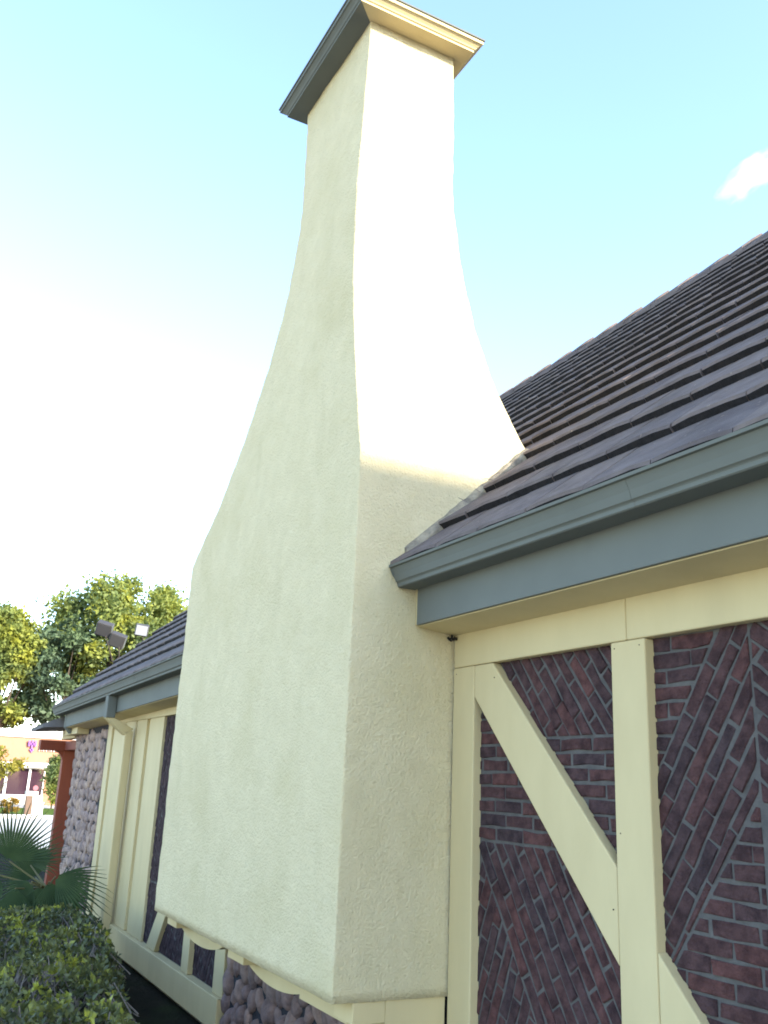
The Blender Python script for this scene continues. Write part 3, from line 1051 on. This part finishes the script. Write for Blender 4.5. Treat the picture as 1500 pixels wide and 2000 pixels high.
def tree(name, label, cat, base, height, crown_c, crown_r, nclump, nleaf, lsize, m, trunk_r=0.3, group=None, clump_r=0.30):
    t = thing(name, label, cat, base, group)
    bx, by, bz = base
    tr = MB()
    fork = Vector((bx, by, bz + height * 0.33))
    tr.tube((bx, by, bz - 0.1), fork, trunk_r, trunk_r * 0.7, 9)
    cl = []
    limbs = MB()
    C = np.array(crown_c)
    R = np.array(crown_r)
    for i in range(nclump):
        while True:
            q = RNG.uniform(-1, 1, 3)
            if 0.25 < np.linalg.norm(q) < 1:
                break
        l = np.linalg.norm(q)
        q = q / l * (l ** 0.45)
        c = C + q * R
        cl.append((c, RNG.uniform(0.65, 1.25) * clump_r * R.mean()))
    order = sorted(range(nclump), key=lambda k: -cl[k][1])[:max(8, nclump // 4)]
    for k in order:
        c = Vector(cl[k][0])
        mid = fork.lerp(c, 0.5) + Vector((random.uniform(-.3, .3), random.uniform(-.3, .3), 0.3)) * (R.mean() / 4)
        limbs.tube(fork, mid, trunk_r * 0.42, trunk_r * 0.22, 6)
        limbs.tube(mid, c, trunk_r * 0.22, trunk_r * 0.06, 5)
    under(t, tr.build('trunk', 'bark'))
    under(t, limbs.build('limbs', 'bark'))
    pts = []
    per = nleaf // nclump
    for c, r in cl:
        q = RNG.normal(size=(per, 3))
        q /= np.linalg.norm(q, axis=1)[:, None]
        q *= ((RNG.uniform(0, 1, per) ** 0.5) * np.where(RNG.random(per) < 0.3, RNG.uniform(1.0, 1.7, per), 1.0))[:, None] * r
        q[:, 2] *= 0.75
        pts.append(c + q)
    leaf_cloud('crown', m, np.concatenate(pts), lsize, t, aspect=1.7, flat=-0.2)
    return t


def along(px, py, d):
    r = fw + rt * ((px - 750) / 1792.4) + up * ((1000 - py) / 1792.4)
    return M.translation + r * d


# trees beyond the shop
c2 = along(238, 1262, 62)
tree('broadleaf_tree', 'large broad tree with sunlit yellow-green crown behind the far roof edge and floodlights', 'tree', (c2.x, c2.y, 0), c2.z,
     c2, (4.3, 4.6, 4.5), 70, 25000, 0.35, 'leaf_tree', 0.45, 'trees behind the shop', 0.27)
c2b = along(130, 1320, 58)
tree('broadleaf_tree', 'dark green tree with shaded crown between the sunlit tree and the left picture edge', 'tree', (c2b.x, c2b.y, 0), c2b.z,
     c2b, (2.0, 1.9, 3.3), 30, 11000, 0.36, 'leaf_dark', 0.3, 'trees behind the shop', 0.32)
c1 = along(2, 1302, 57)
tree('broadleaf_tree', 'tree with loose yellow-green crown and dark underside at the far left above the shop roof', 'tree', (c1.x, c1.y, 0), c1.z,
     c1, (2.2, 2.2, 3.8), 56, 17000, 0.33, 'leaf_tree', 0.35, 'trees behind the shop', 0.30)
c3 = along(330, 1330, 70)
tree('broadleaf_tree', 'mid green tree mostly hidden behind the house roof', 'tree', (c3.x, c3.y, 0), c3.z, c3, (4.0, 4.5, 3.8), 40, 12000, 0.42, 'leaf_dark', 0.4,
     'trees behind the shop', 0.28)
# small tree and columnar shrub in front of the shop
cs = along(8, 1488, 43)
tree('small_tree', 'small thin yellow-leaved tree in front of the shop windows', 'tree', (cs.x, cs.y, 0), cs.z, cs, (0.80, 0.80, 0.75), 18, 1500, 0.16, 'leaf_yellow', 0.06,
     None, 0.34)
cc = along(108, 1520, 44)
tree('tall_shrub', 'tall narrow green shrub beside the red-brown post at the shop corner', 'shrub', (cc.x, cc.y, 0), 0.8, cc, (0.40, 0.42, 1.05), 22, 2600, 0.15,
     'leaf_tree', 0.05, None, 0.5)
cb = along(20, 1569, 37)
tree('low_bush', 'low rounded orange-leaved bush on the verge beyond the parking lot', 'bush', (cb.x, cb.y, 0), 0.3, (cb.x, cb.y, 0.33), (0.30, 0.34, 0.26), 12, 1300, 0.08,
     'leaf_orange', 0.03, None, 0.5)

# hedge in front of the wall
hd = thing('hedge', 'low rounded hedge with small yellow-green leaves and grey twigs in the lower left corner', 'hedge', (-2.8, -1.6, 0))


def hedge_back(x):
    return float(np.interp(x, [-6.2, -4.5, -3.0, -1.8, -0.5], [-0.25, -0.36, -0.60, -0.84, -1.0]))


def hedge_surface(n, crust=0.055):
    P = []
    while len(P) < n:
        x, y = RNG.uniform(-6.2, -0.55), RNG.uniform(-2.75, -0.22)
        ex = min(1.0, (x + 6.25) / 0.6, (-0.5 - x) / 0.75)
        ey = min(1.0, (hedge_back(x) + 0.03 - y) / 0.36, (y + 2.8) / 0.4)
        e = max(0.0, min(ex, ey))
        top = (0.575 + 0.028 * min(0.0, x + 3)) * (1 - (1 - e) ** 2.2) + 0.035 * math.sin(5.1 * x + 1.3) + 0.03 * math.sin(7.3 * y + 3.1 * x) + 0.02 * math.sin(17 * x - 11 * y)
        if top < 0.05:
            continue
        z = top - abs(RNG.normal(0, crust))
        if RNG.random() < 0.2:
            z = RNG.uniform(0.05, top)
        if z < 0.02:
            continue
        P.append((x, y, z))
    return np.array(P)


hp_ = hedge_surface(9000, 0.07)
# rosettes: leaves gathered at the shoot tips
ros = hedge_surface(2600, 0.035)
rpts = np.repeat(ros, 8, 0) + RNG.normal(0, 0.008, (len(ros) * 8, 3)) + np.repeat(np.stack([np.zeros(len(ros)), np.zeros(len(ros)), RNG.uniform(0.0, 0.05, len(ros))], 1), 8, 0)
leaf_cloud('foliage', 'leaf_hedge', np.concatenate([hp_[:3500], rpts]), 0.046, hd, aspect=1.7, outward=np.array([0, -0.1, 0.55]))
tw = MB()
for i in range(2600):
    p = Vector(hp_[RNG.integers(len(hp_))])
    b = Vector((p.x + random.uniform(-.12, .12), p.y + random.uniform(-.12, .12), max(0.0, p.z - random.uniform(0.03, 0.16))))
    tw.tube(b, p + Vector((0, 0, 0.035)), 0.0055, 0.0032, 4)
for i in range(60):
    x, y = random.uniform(-5.6, -0.9), random.uniform(-2.5, -1.0)
    tw.tube((x, y, 0), (x + random.uniform(-.1, .1), y + random.uniform(-.1, .1), 0.4), 0.012, 0.006, 5)
o = under(hd, tw.build('twigs', 'twig'))
o['kind'] = 'stuff'

# fan palm between hedge and wall
PB = along(92, 1735, 9.6)
palm = thing('fan_palm', 'dark green fan palm with spiky fronds standing between hedge and stone wall', 'palm', (PB.x, PB.y, 0))
trk = MB()
for i in range(7):
    z0, z1 = i * PB.z / 7, (i + 1) * PB.z / 7
    trk.tube((PB.x, PB.y, z0), (PB.x, PB.y, z1), 0.085, 0.07, 9)
under(palm, trk.build('trunk', 'bark'))


def frond(hub, axis, normal, radius, spread, nseg=30, droop=0.12, start=(0, 0, 0)):
    hub, axis, normal = Vector(hub), Vector(axis).normalized(), Vector(normal)
    normal = (normal - axis * normal.dot(axis)).normalized()
    side = axis.cross(normal)
    mb = MB()
    for i in range(nseg):
        a = (-1 + 2 * (i + 0.5) / nseg) * spread
        da = spread / nseg
        ln = radius * (1.0 - 0.22 * abs(a / spread) ** 2) * random.uniform(0.93, 1.05)
        rows = []
        for (t, wf) in ((0.0, 1.0), (0.22, 1.0), (0.42, 0.98), (0.65, 0.52), (0.85, 0.24), (1.0, 0.02)):
            r = 0.03 + ln * t
            hw = math.tan(da) * (0.03 + ln * min(t, 0.42)) * wf
            d = axis * math.cos(a) + side * math.sin(a)
            n = axis * -math.sin(a) + side * math.cos(a)
            sag = -normal * 0 + Vector((0, 0, -1)) * droop * radius * (t ** 2.2) * random.uniform(0.8, 1.25)
            c = hub + d * r + sag
            rows.append((c - n * hw, c + normal * hw * 0.55, c + n * hw))
        v = [p for row in rows for p in row]
        f = []
        for k in range(5):
            for s in (0, 1):
                f.append((k * 3 + s, k * 3 + s + 1, k * 3 + s + 4, k * 3 + s + 3))
        mb.add([tuple(p) for p in v], f)
    o = under(palm, mb.build('frond', 'leaf_palm'))
    pt = MB().tube(start, hub, 0.012, 0.008, 5).build('petiole', 'petiole')
    pt.parent = o
    pt.matrix_parent_inverse = Matrix.Identity(4)
    o2 = pt
    # the petiole was built in world coordinates; its frond keeps them through the same offset
    return o


top = Vector((PB.x, PB.y, PB.z))
toC = (Vector(CAM) - top).normalized()
upw = Vector((0, 0, 1))
L_ = -rt
frond(along(18, 1682, 9.7), up * 0.95 + rt * 0.40 + toC * 0.05, toC + upw * 0.35, 0.72, 1.2, 26, 0.04, top)
frond(along(108, 1712, 9.3), rt * 0.84 - up * 0.45, toC * 0.9 + upw * 0.6, 0.62, 1.0, 19, 0.16, top)
frond(along(62, 1722, 9.3), -rt * 0.55 - up * 0.75, toC + upw * 0.5, 0.52, 1.0, 20, 0.16, top)
frond(along(60, 1690, 9.95), up * 0.5 + rt * 0.85 - toC * 0.3, toC * 0.6 + upw * 0.8, 0.42, 1.0, 18, 0.14, top)
frond(along(-35, 1700, 9.5), up * 0.35 - rt * 0.9, toC + upw * 0.4, 0.55, 1.1, 20, 0.12, top)
frond(along(95, 1735, 9.9), -up * 0.8 + rt * 0.3, toC * 0.9 + upw * 0.5, 0.45, 0.9, 16, 0.15, top)
frond(along(96, 1722, 9.25), -up * 0.95 + rt * 0.12 + toC * 0.2, toC * 0.9 + upw * 0.4, 0.40, 0.85, 15, 0.12, top)
frond(along(80, 1730, 9.3), -up * 0.9 - rt * 0.25 + toC * 0.2, toC * 0.9 + upw * 0.4, 0.38, 0.8, 15, 0.12, top)
frond(along(10, 1735, 9.9), -up * 0.3 - rt * 0.9, toC * 0.9 + upw * 0.5, 0.5, 1.1, 20, 0.12, top)
frond(along(70, 1715, 10.1), up * 0.75 - rt * 0.5 - toC * 0.3, toC * 0.8 + upw * 0.5, 0.55, 1.2, 30, 0.06, top)
frond(along(110, 1735, 10.2), up * 0.25 + rt * 0.9 - toC * 0.4, toC * 0.8 + upw * 0.6, 0.42, 1.1, 18, 0.12, top)
frond(along(120, 1745, 9.5), rt * 0.6 - up * 0.8, toC * 0.9 + upw * 0.4, 0.42, 1.0, 18, 0.14, top)
frond(along(5, 1760, 9.3), -up * 0.6 - rt * 0.5, toC * 0.9 + upw * 0.4, 0.42, 1.0, 18, 0.14, top)
frond(along(30, 1735, 9.2), -up * 0.9 - rt * 0.1 + toC * 0.3, toC * 0.7 + upw * 0.6, 0.40, 0.9, 16, 0.12, top)

# small things lodged on the house
nest = MB()
for i in range(9):
    c = Vector((0.012 + random.uniform(0, .03), -0.012 + random.uniform(-.03, .008), 2.460 + random.uniform(-.010, .006)))
    nest.tube(c, c + Vector((random.uniform(-.015, .015), random.uniform(-.015, .015), -0.01)), 0.007, 0.004, 6)
no = nest.build('mud_nest', 'dark')
no['label'] = 'small dark mud nest in the corner under the soffit beside the chimney'
no['category'] = 'nest'
dt = MB()
for i in range(7):
    t = random.choice((random.uniform(0, 1), random.uniform(.7, .85)))
    y = -0.18 + 0.5 * t
    c = Vector((0.02 + random.uniform(-.01, .05), y, roof_z(y) + 0.005))
    dt.tube(c, c + Vector((random.uniform(-.05, .06), random.uniform(-.05, .03), random.uniform(0.0, .03))), 0.0028, 0.0012, 4)
to = dt.build('dry_twigs', 'twig')
to['label'] = 'dry twigs lodged where the roof tiles meet the chimney side'
to['category'] = 'twigs'

# ------------------------------------------------------------------ the shop across the parking lot
SX = -48.0
shop = thing('shop', 'single-storey shop with terracotta upper wall, white trim and dark windows across the parking lot', 'shop', (SX, 4, 0))


def sp(mb, name, m, parent=None):
    o = mb.build(name, m)
    if parent is None:
        under(shop, o)
    else:
        o.parent = parent
        o.matrix_parent_inverse = Matrix.Identity(4)
    return o


sp(MB().box(SX - 12, SX - 0.35, -14, 11.5, 0, 3.30), 'wall', 'shop_wall')
v = [(SX, -14.2, 2.10), (SX, 11.7, 2.10), (SX - 0.3, 11.7, 3.36), (SX - 0.3, -14.2, 3.36), (SX - 0.6, -14.2, 2.10), (SX - 0.6, 11.7, 2.10), (SX - 0.6, 11.7, 3.36), (SX - 0.6, -14.2, 3.36)]
sp(MB().add(v, [(0, 1, 2, 3), (5, 4, 7, 6), (1, 5, 6, 2), (4, 0, 3, 7), (3, 2, 6, 7), (4, 5, 1, 0)]), 'mansard', 'shop_wall')
sp(MB().box(SX - 0.75, SX - 0.2, -14.3, 11.8, 3.362, 3.74), 'coping', 'shop_white')
sp(MB().box(SX - 0.5, SX + 0.12, -14.3, 5.62, 1.87, 2.098), 'eave_band', 'shop_white')
sp(MB().box(SX - 0.349, SX - 0.22, -14, 5.4, 0.03, 0.44), 'stall_riser', 'shop_base')
for (a, b) in ((-6.9, -4.6), (-4.4, -2.1), (-1.9, 0.4), (0.6, 2.2), (2.35, 3.42), (3.55, 4.55), (4.66, 5.30)):
    w = MB()
    fr = 0.05
    for q in ((a - fr, a, 0.44, 1.86), (b, b + fr, 0.44, 1.86), (a, b, 0.44, 0.50), (a, b, 1.80, 1.86)):
        w.box(SX - 0.348, SX - 0.24, q[0], q[1], q[2], q[3])
    wo = sp(w, 'window', 'shop_white')
    sp(MB().box(SX - 0.34, SX - 0.33, a, b, 0.5, 1.8), 'pane', 'shop_glass', wo)
v = []
for k in range(14):
    t = 2 * math.pi * k / 14
    v.append((math.cos(t) * 0.13, math.sin(t) * 0.13))
disc = [(SX - 0.328, 5.0 + p[0], 0.86 + p[1]) for p in v] + [(SX - 0.318, 5.0 + p[0], 0.86 + p[1]) for p in v]
sp(MB().add(disc, [tuple(range(14)), tuple(range(27, 13, -1))] + [(i, (i + 1) % 14, 14 + (i + 1) % 14, 14 + i) for i in range(14)]), 'window_sticker', 'sign_pink')
# purple emblem and small white marks on the upper wall
em = MB()
for (y0, y1, z0, z1) in ((4.30, 4.38, 2.92, 3.20), (4.45, 4.53, 2.86, 3.22), (4.60, 4.68, 2.92, 3.20), (4.34, 4.64, 3.00, 3.07), (4.40, 4.58, 2.70, 2.78), (4.46, 4.52, 2.62, 2.86)):
    em.box(SX - 0.16, SX - 0.02, y0, y1, z0, z1)
sp(em, 'sign_emblem', 'purple')
lt = MB()
y = 4.86
for (w, h) in ((0.08, 0.10), (0.03, 0.05), (0.09, 0.12), (0.10, 0.13), (0.04, 0.16), (0.09, 0.12), (0.10, 0.12), (0.09, 0.13), (0.10, 0.12), (0.09, 0.12)):
    lt.box(SX - 0.16, SX - 0.02, y, y + w * 0.3, 2.70, 2.70 + h)
    lt.box(SX - 0.16, SX - 0.021, y, y + w, 2.70 + h * 0.75, 2.70 + h)
    y += w + 0.05
sp(lt, 'sign_lettering', 'sign_white')

# pillar and low white box in front of the shop
bn = along(50, 1600, 35.5)
pil = thing('brick_pillar', 'short brown pillar with pale cap at the edge of the verge', 'pillar', (bn.x, bn.y, 0))
MB().box(-0.16, 0.16, -0.10, 0.13, 0.0, 0.78).build('shaft', 'brown', pil)
MB().box(-0.2, 0.2, -0.14, 0.30, 0.781, 0.95).build('cap', 'shop_base', pil)
bw = along(72, 1566, 36)
util = thing('utility_box', 'low white utility box on the verge beyond the brown pillar', 'box', (bw.x, bw.y, 0))
MB().box(-0.3, 0.3, -0.2, 0.22, 0.06, 0.52).build('cabinet', 'shop_white', util, bevel=0.02)
MB().box(-0.33, 0.33, -0.23, 0.25, 0.0, 0.0595).build('plinth', 'shop_base', util)
MB().box(-0.32, 0.32, -0.22, 0.24, 0.521, 0.55).build('lid', 'shop_white', util)

# ------------------------------------------------------------------ a small cloud
cm = bpy.data.materials.new('cloud_vapour')
cm.use_nodes = True
nt = cm.node_tree
nt.nodes.clear()
mo = nt.nodes.new('ShaderNodeOutputMaterial')
pv = nt.nodes.new('ShaderNodeVolumePrincipled')
tc = nt.nodes.new('ShaderNodeTexCoord')
nz = nt.nodes.new('ShaderNodeTexNoise')
nz.inputs['Scale'].default_value = 1.6
nz.inputs['Detail'].default_value = 4
gr = nt.nodes.new('ShaderNodeVectorMath')
gr.operation = 'LENGTH'
nt.links.new(tc.outputs['Object'], gr.inputs[0])
nt.links.new(tc.outputs['Object'], nz.inputs['Vector'])
s1 = nt.nodes.new('ShaderNodeMath')
s1.operation = 'SUBTRACT'
nt.links.new(nz.outputs[0], s1.inputs[0])
m2 = nt.nodes.new('ShaderNodeMath')
m2.operation = 'MULTIPLY'
m2.inputs[1].default_value = 0.42
nt.links.new(gr.outputs['Value'], m2.inputs[0])
nt.links.new(m2.outputs[0], s1.inputs[1])
mr = nt.nodes.new('ShaderNodeMapRange')
mr.inputs['From Min'].default_value = 0.12
mr.inputs['From Max'].default_value = 0.36
mr.inputs['To Max'].default_value = 0.04
nt.links.new(s1.outputs[0], mr.inputs['Value'])
nt.links.new(mr.outputs[0], pv.inputs['Density'])
pv.inputs['Color'].default_value = (0.98, 0.98, 0.98, 1)
nt.links.new(pv.outputs[0], mo.inputs['Volume'])
cl = MB()
nu, nv = 16, 10
v = []
for j in range(nv + 1):
    for i in range(nu):
        t, p = 2 * math.pi * i / nu, math.pi * j / nv
        v.append((math.cos(t) * math.sin(p), math.sin(t) * math.sin(p), math.cos(p)))
f = [(j * nu + i, (j + 1) * nu + i, (j + 1) * nu + (i + 1) % nu, j * nu + (i + 1) % nu) for j in range(nv) for i in range(nu)]
cl.add(v, f)
cloud = link('cloud', pydata('cloud', cl.v, cl.f), None)
cloud.data.materials.append(cm)
cc_ = along(1465, 345, 700)
cloud.location = cc_
cloud.rotation_mode = 'QUATERNION'
cloud.rotation_quaternion = (Matrix((rt, up, -fw)).transposed() @ Matrix.Rotation(math.radians(38), 3, 'Z')).to_quaternion()
cloud.scale = (34, 14, 16)
cloud['kind'] = 'stuff'
